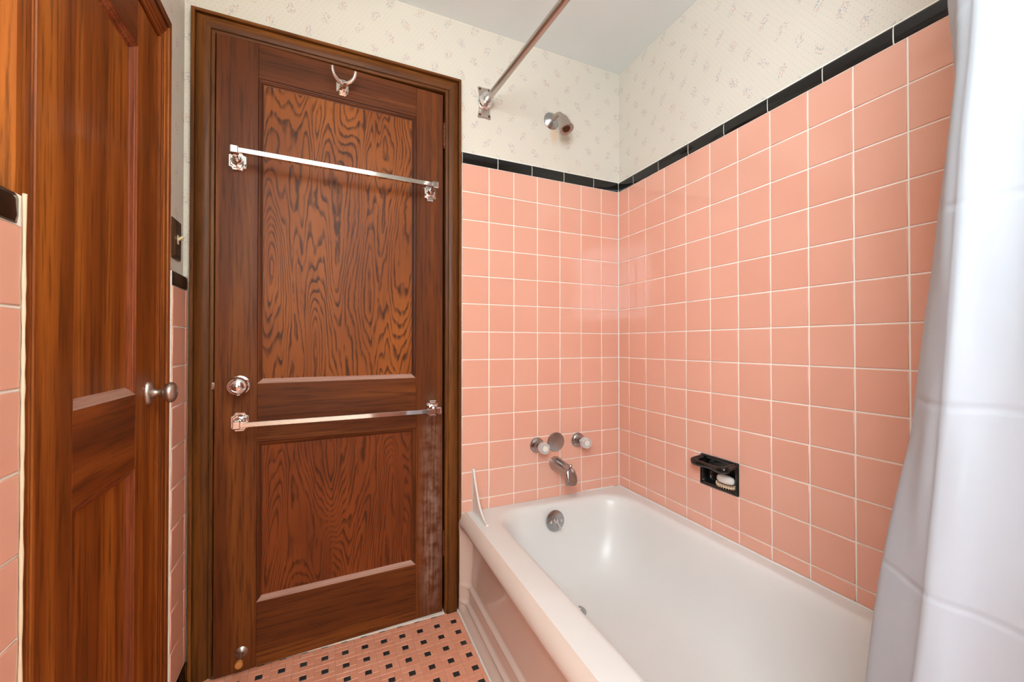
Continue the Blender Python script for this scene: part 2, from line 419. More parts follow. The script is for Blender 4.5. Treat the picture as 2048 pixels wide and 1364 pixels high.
# left wall: closet door wall; local x = world y, local y points into the wall (-x)
LW = -1.613
LPL = .020
CD0, CD1, CDT = -.7185, -.2215, 1.797     # closet opening (world y)
mb = slabs(MB(), ROOM_Y-.2, .12, 0, CEIL+.05, [(CD0, CD1, -1, CDT), (WY-.40, WY+.40, 1.29, 2.09)], LPL, LPL+.1)
wl = mb.build('wall_left', PAPER, None, 0); wl.location = (LW, 0, 0); wl.rotation_euler = (0, 0, PI/2); struct(wl, 'wall with the closet door, floral paper above pink tile', 'wall')
LT = 1.177                                # foot of the black cap on this wall
mb = MB(); slabs(mb, -.158, -.016, 0, LT+.04, [], .0022, LPL); slabs(mb, ROOM_Y, -.7635, 0, LT+.04, [], .0022, LPL)
mb.build('grout_bed', GROUT, wl, 0)
lz = [.085] + [LT - TP*k for k in range(9, -1, -1)]
for x0, x1 in ((-.1545, -.0405), (-.0405, -.0175), (-.8725, -.7665)):
    for j in range(len(lz)-1):
        link('tile', tile_mesh(x1-x0-GR, lz[j+1]-lz[j]-GR, PINK), wl, ((x0+x1)/2, 0, (lz[j]+lz[j+1])/2), (random.uniform(-1,1)*.004, 0, random.uniform(-1,1)*.004))
mb = MB()
for i in range(16):
    for j in range(len(lz)-1):
        x0 = -.8725 - TP*(i+1); mb.box(x0+.001, x0+TP-.001, 0, .008, lz[j]+.001, lz[j+1]-.001)
t = mb.build('tile_field', PINK, wl, 0); t['kind'] = 'stuff'
def cap_end(x0, x1, rounded):
    """cap tile whose end is rounded down beside a door casing"""
    prof = [(LPL, 0), (0.001, 0), (-.001, .0012), (-.0022, .010)]
    for k in range(8):
        a = PI/2*k/7; prof.append((-.0022 + (1-math.cos(a))*.017, .045 - .014 + math.sin(a)*.014))
    prof.append((LPL+.002, .045))
    L = []
    for k in range(12):
        u = k/11; x = x0 + (x1-x0)*u
        d = (x1 - x) if rounded == 1 else (x - x0)
        R = .016; drop = R - math.sqrt(max(0, R*R - max(0, R-d)**2))
        L.append([(x, y + (0.5*drop if y < LPL-.002 else 0), z if z < .012 else .012 + (z-.012)*(1 - drop/.033)) for y, z in prof])
    mb = MB(); mb.loft(L, cap0=True, cap1=True); return mb.mesh('cap_tile', BLACK, 40)
link('cap_tile', cap_end(-.1555, -.0185, 1), wl, (0, 0, LT))
link('cap_tile', cap_end(-.918, -.7660, 1), wl, (0, 0, LT))
mb = MB(); 
for k in range(11): mb.box(-.920-.1545*(k+1), -.922-.1545*k, -.002, LPL, LT, LT+.045)
t = mb.build('cap_field', BLACK, wl, 0); t['kind'] = 'stuff'
bb = MB()
bb.loft([[(x, LPL, 0), (x, -.010, 0), (x, -.007, .012), (x, -.002, .030), (x, -.002, .076), (x, .001, .081), (x, LPL, .081)] for x in (-.158, -.0175)], cap0=True, cap1=True)
o = bb.build('baseboard_left', BLACK, None, 30); o.location = (LW, 0, 0); o.rotation_euler = (0, 0, PI/2); struct(o, 'black tile skirting at the foot of the closet wall', 'baseboard')
# caulk bead where the tile meets the closet casing
MB().tube([(-.7655, -.001, z*.02) for z in range(0, 62)], [.0016 + .0012*random.random() for _ in range(62)], 6).build('caulk_bead', CAULK, wl, 60)

# wall behind the camera
wf = MB().box(-1.80, .20, -.14, 0, 0, CEIL+.05).build('wall_front', PAPER, None, 0); wf.location = (0, ROOM_Y, 0)
struct(wf, 'papered wall behind the photographer', 'wall')
wi = empty('window_1', (LW-LPL-.05, WY, 1.69), PI/2); struct(wi, 'white sash window in the closet wall with daylight outside', 'window')
mb = MB(); slabs(mb, -.40, .40, -.40, .40, [(-.35, .35, -.35, -.025), (-.35, .35, .025, .35)], -.02, .02); mb.build('window_frame', PAINTW, wi, 0)
SKYP = mat_emit('bright_sky_pane', (.84,.92,1,1), 3.0)
for z in (-.1875, .1875): MB().box(-.35, .35, -.004, .004, z-.1625, z+.1625).build('pane', SKYP, wi, 0)

# ------------------------------------------------------------------ floor mosaic
UX, UY = .0616/3, .0597/3
BX, BY = -.8065, -.0580
JG = .0006
def ftile(wd, ht, mat):
    x, y = wd/2 - JG, ht/2 - JG; mb = MB(); b = .0006
    mb.loft([[(-x,-y,-.004),(x,-y,-.004),(x,y,-.004),(-x,y,-.004)], [(-x,-y,-b),(x,-y,-b),(x,y,-b),(-x,y,-b)], [(-x+b,-y+b,0),(x-b,-y+b,0),(x-b,y-b,0),(-x+b,y-b,0)]], cap1=True)
    return mb
fb = ftile(UX, UY, FBLACK).mesh('mosaic_square', FBLACK, 0); fh = ftile(2*UX, UY, FPINK).mesh('mosaic_strip', FPINK, 0); fv = ftile(UX, 2*UY, FPINK).mesh('mosaic_strip', FPINK, 0)
rest_p = MB(); rest_b = MB()
XMIN, XMAX, YMAX = -1.610, -.768, .004
def put(me, nm, cx, cy, wd, ht, near, rest):
    if cx - wd/2 < XMIN-.004 or cx + wd/2 > XMAX+.012 or cy + ht/2 > YMAX+.014: return
    if near: link(nm, me, fl, (cx, cy, random.uniform(-.0002, .0002)), (random.uniform(-1,1)*.004, random.uniform(-1,1)*.004, random.uniform(-1,1)*.008))
    else:
        x0, x1, y0, y1 = cx-wd/2+JG, cx+wd/2-JG, cy-ht/2+JG, cy+ht/2-JG
        rest.box(x0, x1, y0, y1, -.004, 0)
for i in range(-1, 15):
    for j in range(-1, 43):
        cx, cy = BX - 3*UX*i, BY - 3*UY*j
        near = on_screen((cx, cy, 0), 30)
        put(fb, 'mosaic_square', cx, cy, UX, UY, near, rest_b)
        put(fh, 'mosaic_strip', cx - UX*.5, cy + UY, 2*UX, UY, near, rest_p)
        put(fh, 'mosaic_strip', cx + UX*.5, cy - UY, 2*UX, UY, near, rest_p)
        put(fv, 'mosaic_strip', cx + UX, cy + UY*.5, UX, 2*UY, near, rest_p)
        put(fv, 'mosaic_strip', cx - UX, cy - UY*.5, UX, 2*UY, near, rest_p)
for mb, m, nm in ((rest_p, FPINK, 'mosaic_strip_field'), (rest_b, FBLACK, 'mosaic_square_field')):
    t = mb.build(nm, m, fl, 0); t['kind'] = 'stuff'

# ------------------------------------------------------------------ door casings
def casing(root, x0, x1, zt, wd, prof, zb, mv, mh, top=None):
    """three mitred boards around an opening x0..x1, up to zt. prof: (share of width, y of the face)"""
    top = top or wd
    pts = [(0, prof[0][2])] ; P = [(w_, y) for w_, y, _ in prof]
    back = prof[0][2]
    for sgn, xe in ((-1, x0), (1, x1)):
        L = []
        for zz in (0, 1):
            L.append([(xe + sgn*w_*wd, y, zb if zz == 0 else zt + w_*top) for w_, y in [(0, back)] + P + [(1, back)]])
        MB().loft(L, cap0=True, cap1=True).build('casing_board', mv, root, 30)
    L = [[(x0 - w_*wd if e == 0 else x1 + w_*wd, y, zt + w_*top) for w_, y in [(0, back)] + P + [(1, back)]] for e in (0, 1)]
    MB().loft(L, cap0=True, cap1=True).build('casing_head', mh, root, 30)
BK = PL + .002
prof = [(0, .001, BK), (.03, -.002, BK), (.15, -.003, BK), (.17, .001, BK), (.19, .001, BK), (.21, -.003, BK), (.32, -.0065, BK), (.50, -.008, BK),
        (.70, -.0065, BK), (.79, -.003, BK), (.80, .002, BK), (.83, .002, BK), (.84, -.010, BK), (.88, -.012, BK), (.97, -.012, BK), (1, -.009, BK)]
tr1 = empty('trim_1'); struct(tr1, 'stained wooden casing around the towel-bar door', 'casing')
casing(tr1, -1.5520, -.8240, 1.981, .0610, prof, 0, CASV, CASH)
# jamb and stop behind the casing
mb = MB(); mb.box(-1.5645, -1.5520, BK, .16, 0, 1.981).box(-.8240, -.8115, BK, .16, 0, 1.981).box(-1.5645, -.8115, BK, .16, 1.981, 1.990)
mb.build('jamb', GAPD, tr1, 0)
mb = MB(); mb.box(-1.5520, -1.530, .056, .10, 0, 1.981).box(-.846, -.8240, .056, .10, 0, 1.981).box(-1.5520, -.8240, .056, .10, 1.960, 1.981)
mb.build('door_stop_strip', GAPD, tr1, 0)
MB().box(-1.70, -.70, .165, .19, 0, 2.1).build('dark_passage', GAPD, tr1, 0)
# saddle
o = MB().bbox(-1.5515, -.8245, -.004, .150, -.004, .0040, .002).build('threshold', MARBLE, None); struct(o, 'pale marble saddle under the wooden door', 'threshold')

# closet casing
tr2 = empty('trim_2', (LW, 0, 0), PI/2); struct(tr2, 'stained wooden casing around the closet door', 'casing')
b2 = .022
prof2 = [(0, .012, b2), (.04, .009, b2), (.14, .0085, b2), (.16, .011, b2), (.20, .011, b2), (.22, .0085, b2), (.30, .0075, b2), (.33, .0095, b2), (.37, .0095, b2), (.40, .0065, b2),
         (.62, .0055, b2), (.64, .008, b2), (.67, .008, b2), (.69, .0035, b2), (.96, .0035, b2), (1, .006, b2)]
casing(tr2, -.7125, -.2270, 1.795, .0650, prof2, 0, CLOV, CLOH, top=.080)
MB().box(-.719, -.7125, b2, .12, 0, 1.80).box(-.2270, -.221, b2, .12, 0, 1.80).box(-.719, -.221, b2, .12, 1.795, 1.80).build('jamb', GAPD, tr2, 0)
MB().box(-.75, -.19, .115, .13, 0, 1.9).build('closet_back', GAPD, tr2, 0)

# ------------------------------------------------------------------ doors
def sticking(root, name, x0, x1, z0, z1, wd, dep, mv, mh, mbot):
    """four mitred mouldings round a recessed panel"""
    P = [(0, 0.0), (.12, .0025), (.30, .0030), (.34, .0045), (.55, .0058), (.75, .0085), (.80, .0105), (1.0, dep)]
    def side(a, b, inw, m, up):
        L = []
        for e, (p, q) in ((0, (a, b)), (1, (a, b))):
            pass
        return None
    def piece(corners, m):
        # corners: outer start, outer end, inner start, inner end
        (osx, osz), (oex, oez), (isx, isz), (iex, iez) = corners
        A = [(osx + (isx-osx)*t, y, osz + (isz-osz)*t) for t, y in P]; B = [(oex + (iex-oex)*t, y, oez + (iez-oez)*t) for t, y in P]
        A += [(isx, dep+.004, isz), (osx, dep+.004, osz)]; B += [(iex, dep+.004, iez), (oex, dep+.004, oez)]
        MB().loft([A, B], cap0=True, cap1=True).build(name, m, root, 30)
    X0, X1, Z0, Z1 = x0+wd, x1-wd, z0+wd, z1-wd
    piece(((x0,z0),(x0,z1),(X0,Z0),(X0,Z1)), mv); piece(((x1,z0),(x1,z1),(X1,Z0),(X1,Z1)), mv)
    piece(((x0,z1),(x1,z1),(X0,Z1),(X1,Z1)), mh); piece(((x0,z0),(x1,z0),(X0,Z0),(X1,Z0)), mbot)
AL = 0.0362                             # the door stands slightly ajar
HX, HY = -.8310, .008
def at_door(u, z, out=0.0):             # a point on the door, u from the hinge edge, out towards the room
    return Vector((HX + u*math.cos(AL) + out*math.sin(AL), HY + u*math.sin(AL) - out*math.cos(AL), z))
d1 = empty('door_1', (HX, HY, 0), AL); struct(d1, 'dark-stained two-panel door carrying two towel bars', 'door')
T = .036
def leaf(root, x0, sl, sr, x1, zb, rails, zt, dep, mats, wd, pm):
    """stiles, rails, panels and mouldings of a panel door; rails = [(z0,z1)...] inner rails"""
    mv, mh, mmv, mmh, mbot = mats
    MB().bbox(x0, sl, 0, T, zb, zt, .0012, 1).build('stile', mv, root); MB().bbox(sr, x1, 0, T, zb, zt, .0012, 1).build('stile', mv, root)
    for z0, z1 in rails: MB().bbox(sl, sr, .0002, T, z0, z1, .0008, 1).build('rail', mh, root)
    for (a, b), m in zip([(rails[i][1], rails[i+1][0]) for i in range(len(rails)-1)], pm):
        MB().box(sl-.004, sr+.004, dep, dep+.01, a-.004, b+.004).build('door_panel', m, root, 0)
        sticking(root, 'moulding', sl, sr, a, b, wd, dep, mmv, mmh, mbot)
leaf(d1, -.7165, -.605, -.1025, 0, .005, [(.005, .2065), (.7094, .8944), (1.8655, 1.9745)], 1.9745, .011, (WOODV, WOODH, WOODD, WOODDH, DUSTY_TOPLIT), .0145, (PANEL2, PANEL1))
# knob
k = MB(); k.lathe([(.001, 0), (.031, 0), (.031, .002), (.029, .006), (.018, .009), (.013, .012), (.012, .026), (.014, .030), (.022, .034), (.0275, .041), (.0285, .049), (.0265, .057), (.021, .063), (.016, .065), (.0145, .0645), (.012, .066), (.0001, .067)], (-.652, 0, .892), n=36)
kb = k.build('door_knob', CHROME, d1, 40); tag(kb, 'round chrome door knob with a lock button')
MB().lathe([(.008, .065), (.008, .069), (.006, .0705), (.0001, .071)], (-.652, 0, .892), n=20).build('lock_button', CHROME, kb)
MB().bbox(-.7165-.009, -.7165+.004, .008, .020, .880, .902, .002).build('latch_bolt', CHROME, d1)
MB().box(-.7175, -.7160, .004, .030, .862, .920).build('latch_plate', RUST, d1, 0)
for z in (1.818, .262):
    h = MB()
    for i in range(5): h.lathe([(.0001, 0), (.0052, 0), (.0058, .001), (.0058, .0155), (.0052, .0168), (.0001, .0168)], (.0045, -.0035, z-.043+.0172*i), (0,0,1), 14)
    h.lathe([(.0001, -.008), (.003, -.007), (.0042, -.003), (.0035, 0)], (.0045, -.0035, z-.043), (0,0,1), 12)
    h.lathe([(.0035, 0), (.0042, .003), (.003, .007), (.0001, .008)], (.0045, -.0035, z+.043), (0,0,1), 12)
    tag(h.build('hinge', RUST, d1), 'rust-brown butt hinge knuckle')
# closet door: local x = world y
d2 = empty('door_2', (LW - .0145, 0, 0), PI/2); struct(d2, 'narrow stained closet door with a nickel knob', 'door')
leaf(d2, -.7105, -.6047, -.3492, -.2290, .006, [(.006, .150), (.7423, .9067), (1.689, 1.793)], 1.793, .012, (CLOV, CLOH, CLOM, CLOM, DUSTY_TOPLIT), .0175, (CLOV, CLOV))
k = MB(); L = []
for r, h in ((1, 0), (1, .002), (.92, .006), (.75, .008), (.45, .009)): L.append([(-.2800 + .0165*r*math.cos(a*PI/16), -h, .902 + .0285*r*math.sin(a*PI/16)) for a in range(32)])
k.loft(L, cap0=True, cap1=True); rs = k.build('knob_rosette', NICKEL, d2, 40); tag(rs, 'oval satin nickel knob plate')
k = MB().lathe([(.012, .005), (.0125, .011), (.009, .014), (.0075, .022), (.009, .028), (.0135, .031), (.0205, .035), (.0245, .041), (.0245, .047), (.0215, .052), (.014, .056), (.0001, .0575)], (-.2800, 0, .902), n=32)
tag(k.build('door_knob', NICKEL, d2, 40), 'rounded satin nickel closet knob')

# ------------------------------------------------------------------ things on the door
def plate_poly(w_, h_, n_):
    """square plate with nipped-in corners"""
    x, z = w_/2, h_/2; pts = []
    for sx, sz, o in ((1,1,0), (-1,1,1), (-1,-1,0), (1,-1,1)):
        c = [(x, z-n_), (x-n_*.55, z-n_*.75), (x-n_*.75, z-n_*.55), (x-n_, z)]
        if o: c = c[::-1]
        pts += [(sx*a, sz*b) for a, b in c]
    return pts
def towel_bar(u0, u1, z, zb, label):
    r = empty('towel_bar', at_door((u0+u1)/2, z), AL); tag(r, label, 'towel bar', 'chrome towel bars on the door')
    h = (u1-u0)/2; O = .070
    for s in (-1, 1):
        x = s*h
        pl = MB(); pp = plate_poly(.048, .060, .012)
        pl.prism([(x+a, b) for a, b in pp], 0, -.006, .003, -.0035)
        pl.prism([(x+a*.80, b*.80) for a, b in pp], -.005, -.009, .003, -.007)
        m = pl.build('mounting_plate', CHROME, r, 25)
        MB().lathe([(.017, .008), (.0165, .0105), (.0125, .012), (.0095, .016), (.0085, .030), (.0085, O-.010)], (x, 0, 0), n=24).build('post', CHROME, r, 40)
        dz = zb - z
        MB().bbox(x-.0105, x+.0105, -O-.0105, -O+.012, dz-.0125, dz+.0125, .003, 1).build('end_block', CHROME, r, 25)
    MB().bbox(-h+.006, h-.006, -O-.0072, -O+.0072, (zb-z)-.0072, (zb-z)+.0072, .0008, 1).build('bar', CHROME, r, 25)
    return r
towel_bar(-.6600, -.0510, 1.5875, 1.5950, 'square chrome towel bar across the upper door panel')
towel_bar(-.6510, -.0395, .7775, .7790, 'square chrome towel bar across the middle rail, below the knob')
r = empty('robe_hook', at_door(-.358, 1.902), AL); tag(r, 'two-pronged chrome robe hook at the top of the door', 'hook')
pp = plate_poly(.040, .056, .010); m = MB(); m.prism(pp, 0, -.005, .003, -.003); m.prism([(a*.8, b*.8) for a, b in pp], -.004, -.008, .003, -.006); m.build('mounting_plate', CHROME, r, 25)
MB().lathe([(.014, .007), (.0135, .010), (.009, .013), (.0065, .018), (.006, .034), (.0001, .036)], (0, 0, -.004), n=20).build('stem', CHROME, r, 40)
for s in (-1, 1):
    path = [(0, -.026, -.004)]
    for k in range(1, 13):
        a = k/12; path.append((s*(.036*math.sin(a*PI*.5)**1.1), -.030 - .030*a, -.004 + .002*a + .034*a**2.3))
    MB().tube(path, [.0078 - .0026*(k/12) + (.0012 if k == 12 else 0) for k in range(13)], 14).build('prong', CHROME, r, 60)
r = empty('door_bumper', at_door(-.643, .065), AL); tag(r, 'small old door stop with a worn rubber tip', 'door stop')
MB().lathe([(.0165, 0), (.0165, .002), (.012, .006), (.007, .010), (.006, .013)], n=24).build('base', NICKEL, r)
MB().lathe([(.0055, .010), (.0068, .014), (.0050, .020), (.0066, .027), (.0048, .034), (.0062, .042), (.0055, .050)], n=16).build('shank', NICKEL, r, 60)
MB().lathe([(.0055, .049), (.0095, .051), (.0105, .060), (.0095, .064), (.0001, .0655)], n=20).build('rubber_tip', TIPM, r)

# light switch on the closet wall
r = empty('light_switch', (LW - LPL + .0005, -.0645, 1.318), PI/2); tag(r, 'aged brass switch plate with an ivory toggle beside the closet', 'light switch')
m = MB(); m.prism([(-.035,-.057),(.035,-.057),(.035,.057),(-.035,.057)], 0, -.0055, .004, -.0025); m.prism([(-.026,-.048),(.026,-.048),(.026,.048),(-.026,.048)], -.005, -.0068, .0015, -.006); m.build('plate', BRASSY, r, 25)
MB().box(-.006, .006, -.0075, 0, -.013, .013).build('toggle_slot', IVORY, r, 0)
MB().loft([[(-.004, -.006, -.004), (.004, -.006, -.004), (.004, -.006, .005), (-.004, -.006, .005)], [(-.0035, -.020, .006), (.0035, -.020, .006), (.0035, -.020, .012), (-.0035, -.020, .012)]], cap0=True, cap1=True).build('toggle', IVORY, r, 0)
for z in (-.030, .030): MB().lathe([(.003, .0065), (.003, .0078), (.0001, .0082)], (0, 0, z), n=12).build('screw', BRASSY, r)

# ------------------------------------------------------------------ bathtub (frame along the tub wall)
RIM = .368
tub = empty('bathtub', (0,0,0), -TH); tag(tub, 'built-in white bathtub with ribbed apron, pinkish reflection tinted in', 'bathtub')
def rrect(x0, x1, y0, y1, r, z, n=16):
    P = []
    for cx, cy, a0 in ((x1-r, y1-r, 0), (x0+r, y1-r, 1), (x0+r, y0+r, 2), (x1-r, y0+r, 3)):
        for k in range(n+1):
            a = (a0 + k/n)*PI/2; P.append((cx + r*math.cos(a), cy + r*math.sin(a), z))
    # edge points so that long sides bend evenly
    return P
TL = -1.540
B = [(-.738, -.002, TL, -.002, .003, RIM), (-.700, -.030, TL+.03, -.030, .06, RIM+.0005), (-.664, -.046, TL+.085, -.052, .115, RIM), (-.655, -.052, TL+.095, -.060, .120, RIM-.0015),
     (-.648, -.058, TL+.104, -.067, .125, RIM-.006), (-.642, -.064, TL+.112, -.073, .128, RIM-.014), (-.637, -.069, TL+.120, -.077, .130, RIM-.028),
     (-.631, -.076, TL+.132, -.082, .132, RIM-.06), (-.622, -.087, TL+.165, -.092, .135, RIM-.12), (-.610, -.101, TL+.21, -.104, .14, RIM-.18), (-.594, -.118, TL+.265, -.120, .15, RIM-.225),
     (-.570, -.142, TL+.32, -.142, .155, RIM-.262), (-.535, -.176, TL+.375, -.175, .15, RIM-.290), (-.490, -.220, TL+.43, -.22, .13, RIM-.304), (-.43, -.28, TL+.5, -.28, .07, RIM-.311)]
mb = MB(); mb.loft([rrect(*b) for b in B], cap1=True); basin = mb.build('basin', ENAMEL, tub, 60)
# apron: recessed ribbed front under a rolled rim
Z = [0, .006, .012, .018, .024, .030, .035, .038, .041, .044, .047, .050, .054, .058, .065, .075, .085, .092, .096, .099, .102, .105, .108, .111, .114, .117, .122, .130, .15, .18, .21, .24, .27, .29, .305, .315, .325, .333, .340, .346, .352, .357, .361, .3630, .3648, .3660, .3669, .3675, .36785, RIM]
def ss(x, a, b):
    t = max(0, min(1, (x-a)/(b-a))); return t*t*(3-2*t)
def apron(y, z):
    e = ss(-y, .022, .075)*(1 - ss(-y, -TL-.085, -TL-.030))
    r = .020*ss(z, .002, .040) + .009*ss(z, .042, .056) + .010*ss(z, .100, .116) + .006*ss(z, .12, .22)
    r -= .004*math.exp(-((z-.043)/.005)**2) + .004*math.exp(-((z-.104)/.005)**2)
    r *= (1 - ss(z, .285, .338)); r *= e
    if z > .332: r += .036*(1 - math.sqrt(max(0, 1 - ((z-.332)/.036)**2)))
    en = max(0, .020 + y); 
    return -.772 + r + (.010*(en/.020)**2)
Yv = [0, -.004, -.008, -.012, -.016, -.020] + [-.024 - .004*k for k in range(17)] + [-.10 - .04*k for k in range(1, 34)] + [TL+.085-.005*k for k in range(10)] + [TL+.02, TL]
Yv = sorted(set(round(y, 4) for y in Yv if y >= TL), reverse=True)
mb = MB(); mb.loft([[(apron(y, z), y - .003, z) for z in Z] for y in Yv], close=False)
tag(mb.build('apron', ENAMEL_REFL, tub, 60), 'enamel apron with pinkish reflection tinted in and two ribs along its foot')
# overflow plate with trip lever, drain
a = Vector((0, -math.cos(.11), math.sin(.11))).normalized()
oc = Vector((-.3880, -.0955, .3060))
ov = MB().lathe([(.0001, -.006), (.041, -.004), (.041, 0), (.039, .003), (.030, .0055), (.0001, .0065)], oc, a, 40).build('overflow_plate', CHROMED, tub, 40); tag(ov, 'round tarnished overflow plate with a trip lever')
for s in (-1, 1): MB().lathe([(.0065, .005), (.006, .0075), (.0001, .0085)], oc + Vector((s*.024, 0, 0)), a, 16).build('screw', CHROME, ov)
lv = oc + a*.007
MB().lathe([(.0085, .004), (.0085, .009), (.0001, .0105)], oc, a, 18).build('lever_boss', CHROME, ov)
MB().tube([(lv + Vector((0, -.002, .004)))[:], (lv + Vector((.006, -.006, -.012)))[:], (lv + Vector((.014, -.009, -.030)))[:]], [.004, .0042, .0045], 10).build('trip_lever', CHROME, ov, 60)
MB().lathe([(.034, 0), (.033, .002), (.024, .0015), (.022, -.001), (.0001, -.002)], (-.404, -.285, RIM-.3105), (0,0,1), 30).build('drain', CHROMED, tub)
# bead of white caulk along the tile and beside the casing
mb = MB(); mb.tube([(-.748+.0375*k, -.003, RIM+.0006+.0008*random.random()) for k in range(20)], .0032, 6); mb.tube([(-.004, -.0385*k-.002, RIM+.0006+.0008*random.random()) for k in range(40)], .0035, 6)
mb.tube([(-.764, -.0045, .01*k) for k in range(36)], [.004+.0012*random.random() for _ in range(36)], 6)
mb.tube([(-.7725, -.01 - .03*k, .001) for k in range(51)], [.0035+.0015*random.random() for _ in range(51)], 6)
tag(mb.build('caulk_line', PAINTW, tub, 60), 'white caulk along the tub edge')

# splash guard fin
sg = MB(); H, Lb = .166, .150; prof = [(0, 0)]
pts = [(0.0, 0.0), (0.0, H), (.006, H)]
for k in range(1, 13):
    t_ = k/12; pts.append((.006 + (Lb-.006)*t_**1.05, H*(1-t_)**2.1 + .006*t_))
pts.append((Lb+.004, 0))
th_ = .0035
Lf = [[(-th_, -.003 - y, RIM + .001 + z) for y, z in pts], [(th_, -.003 - y, RIM + .001 + z) for y, z in pts]]
sg.loft(Lf, cap0=True, cap1=True)
o = sg.build('splash_guard', WHITEP, None, 30); o.location = (-.7115, 0, 0); tag(o, 'white plastic splash guard fin on the tub rim corner', 'splash guard')
MB().tube([(.0, -.004 - .0148*k, RIM+.0015) for k in range(11)], .0058, 8).tube([(0, -.003, RIM+.002+.0165*k) for k in range(11)], .0052, 8).build('sealant', PAINTW, o, 60)

# ------------------------------------------------------------------ taps, spout, shower head
def handle(x, z, label):
    r = empty('tap_handle', (x, 0, z)); tag(r, label, 'tap', 'tap handles over the tub')
    MB().lathe([(.031, -.001), (.032, .003), (.031, .008), (.027, .012), (.022, .016), (.0195, .026), (.017, .030), (.0001, .031)], n=32).build('escutcheon', CHROMED, r, 40)
    MB().lathe([(.0105, .030), (.0105, .044)], n=16).build('stem', CHROMED, r, 40)
    m = MB(); n = 40; L = []
    for rad, h in ((.012, .043), (.0205, .046), (.0235, .052), (.0235, .072), (.0215, .077), (.015, .0785), (.0135, .0755), (.0001, .075)):
        L.append([((rad - (.0012 if j % 2 and rad > .02 else 0))*math.cos(2*PI*j/n), -h, (rad - (.0012 if j % 2 and rad > .02 else 0))*math.sin(2*PI*j/n)) for j in range(n)])
    m.loft(L, cap0=True); kn = m.build('acrylic_knob', ACR, r, 30); tag(kn, 'fluted clear acrylic knob')
    MB().lathe([(.0125, .0762), (.011, .078), (.0001, .0785)], n=20).build('index_cap', WHITEP, kn)
    return r
handle(-.4310, .5975, 'clear acrylic tap handle beside the fin side of the round cover plate')
handle(-.2280, .6000, 'clear acrylic tap handle between round cover plate and tiled corner')
r = empty('cover_plate', (-.3380, 0, .6005)); tag(r, 'flat round tarnished cover plate between the tap handles', 'cover plate')
MB().lathe([(.0415, -.001), (.0415, .0015), (.039, .0045), (.030, .0055), (.0001, .006)], n=44).build('disc', CHROMED, r, 40)
MB().lathe([(.0065, .0055), (.006, .008), (.0001, .0085)], n=18).build('screw', CHROMED, r)
r = empty('tub_spout', (-.3420, 0, .512)); tag(r, 'tarnished chrome tub spout with diverter pull', 'spout')
L = []
for y, zc, rx, rzz in ((.001, 0, .0285, .0285), (-.006, 0, .0295, .0295), (-.030, -.001, .0280, .0275), (-.060, -.003, .0262, .0255), (-.090, -.006, .0248, .0245), (-.112, -.012, .0240, .0260), (-.128, -.020, .0232, .0290)):
    L.append([(rx*math.cos(2*PI*j/28), y, zc + rzz*math.sin(2*PI*j/28)) for j in range(28)])
m = MB(); m.loft(L, cap0=True)
n = 28; tip = []
for (yc, zc, ry, rx, tilt) in ((-.133, -.028, .030, .0222, .55), (-.134, -.044, .026, .0215, .25)):
    pass
L2 = [L[-1]]
for y, zc, rx, rzz, lean in ((-.136, -.026, .0222, .0265, .004), (-.141, -.033, .0195, .021, .006)):
    L2.append([(rx*math.cos(2*PI*j/28), y - lean*math.sin(2*PI*j/28)*-1, zc + rzz*math.sin(2*PI*j/28)) for j in range(28)])
m.loft(L2, cap1=True)
m.build('spout_body', CHROMED, r, 50)
MB().lathe([(.0205, 0), (.021, .012), (.0205, .030)], (0, -.119, -.026), (0, -.06, -1), 26).build('spout_mouth', CHROMED, r, 50)
dv = MB().lathe([(.0035, 0), (.0035, .009), (.007, .010), (.0078, .014), (.006, .018), (.0001, .0185)], (0, -.122, .006), (0,0,1), 18).build('diverter_pull', CHROMED, r)
r = empty('wall_shower', (-.3510, 0, 1.984)); r.location.y = PL; tag(r, 'small shower head on a bent arm over the tiles', 'shower head')
MB().lathe([(.037, -.001), (.0372, .002), (.033, .006), (.022, .012), (.014, .016), (.0115, .017)], n=36).build('flange', CHROMED, r, 40)
arm = [(0, 0, 0), (0, -.030, .004), (.002, -.050, .004), (.003, -.064, -.002), (.004, -.074, -.012), (.004, -.082, -.023)]
MB().tube(arm, .0100, 16).build('arm', NICKEL, r, 60)
MB().lathe([(.0115, 0), (.014, .004), (.015, .014), (.019, .016), (.0215, .022), (.0275, .060), (.0305, .066), (.0305, .074), (.027, .0755), (.023, .0725), (.0001, .0710)], (.004, -.076, -.014), (.12, -.36, -.92), 32).build('head', NICKEL, r, 35)
MB().lathe([(.0155, .0710), (.0145, .0745), (.007, .075), (.0001, .0735)], (.004, -.076, -.014), (.12, -.36, -.92), 24).build('spray_face', BRASSY, r, 40)

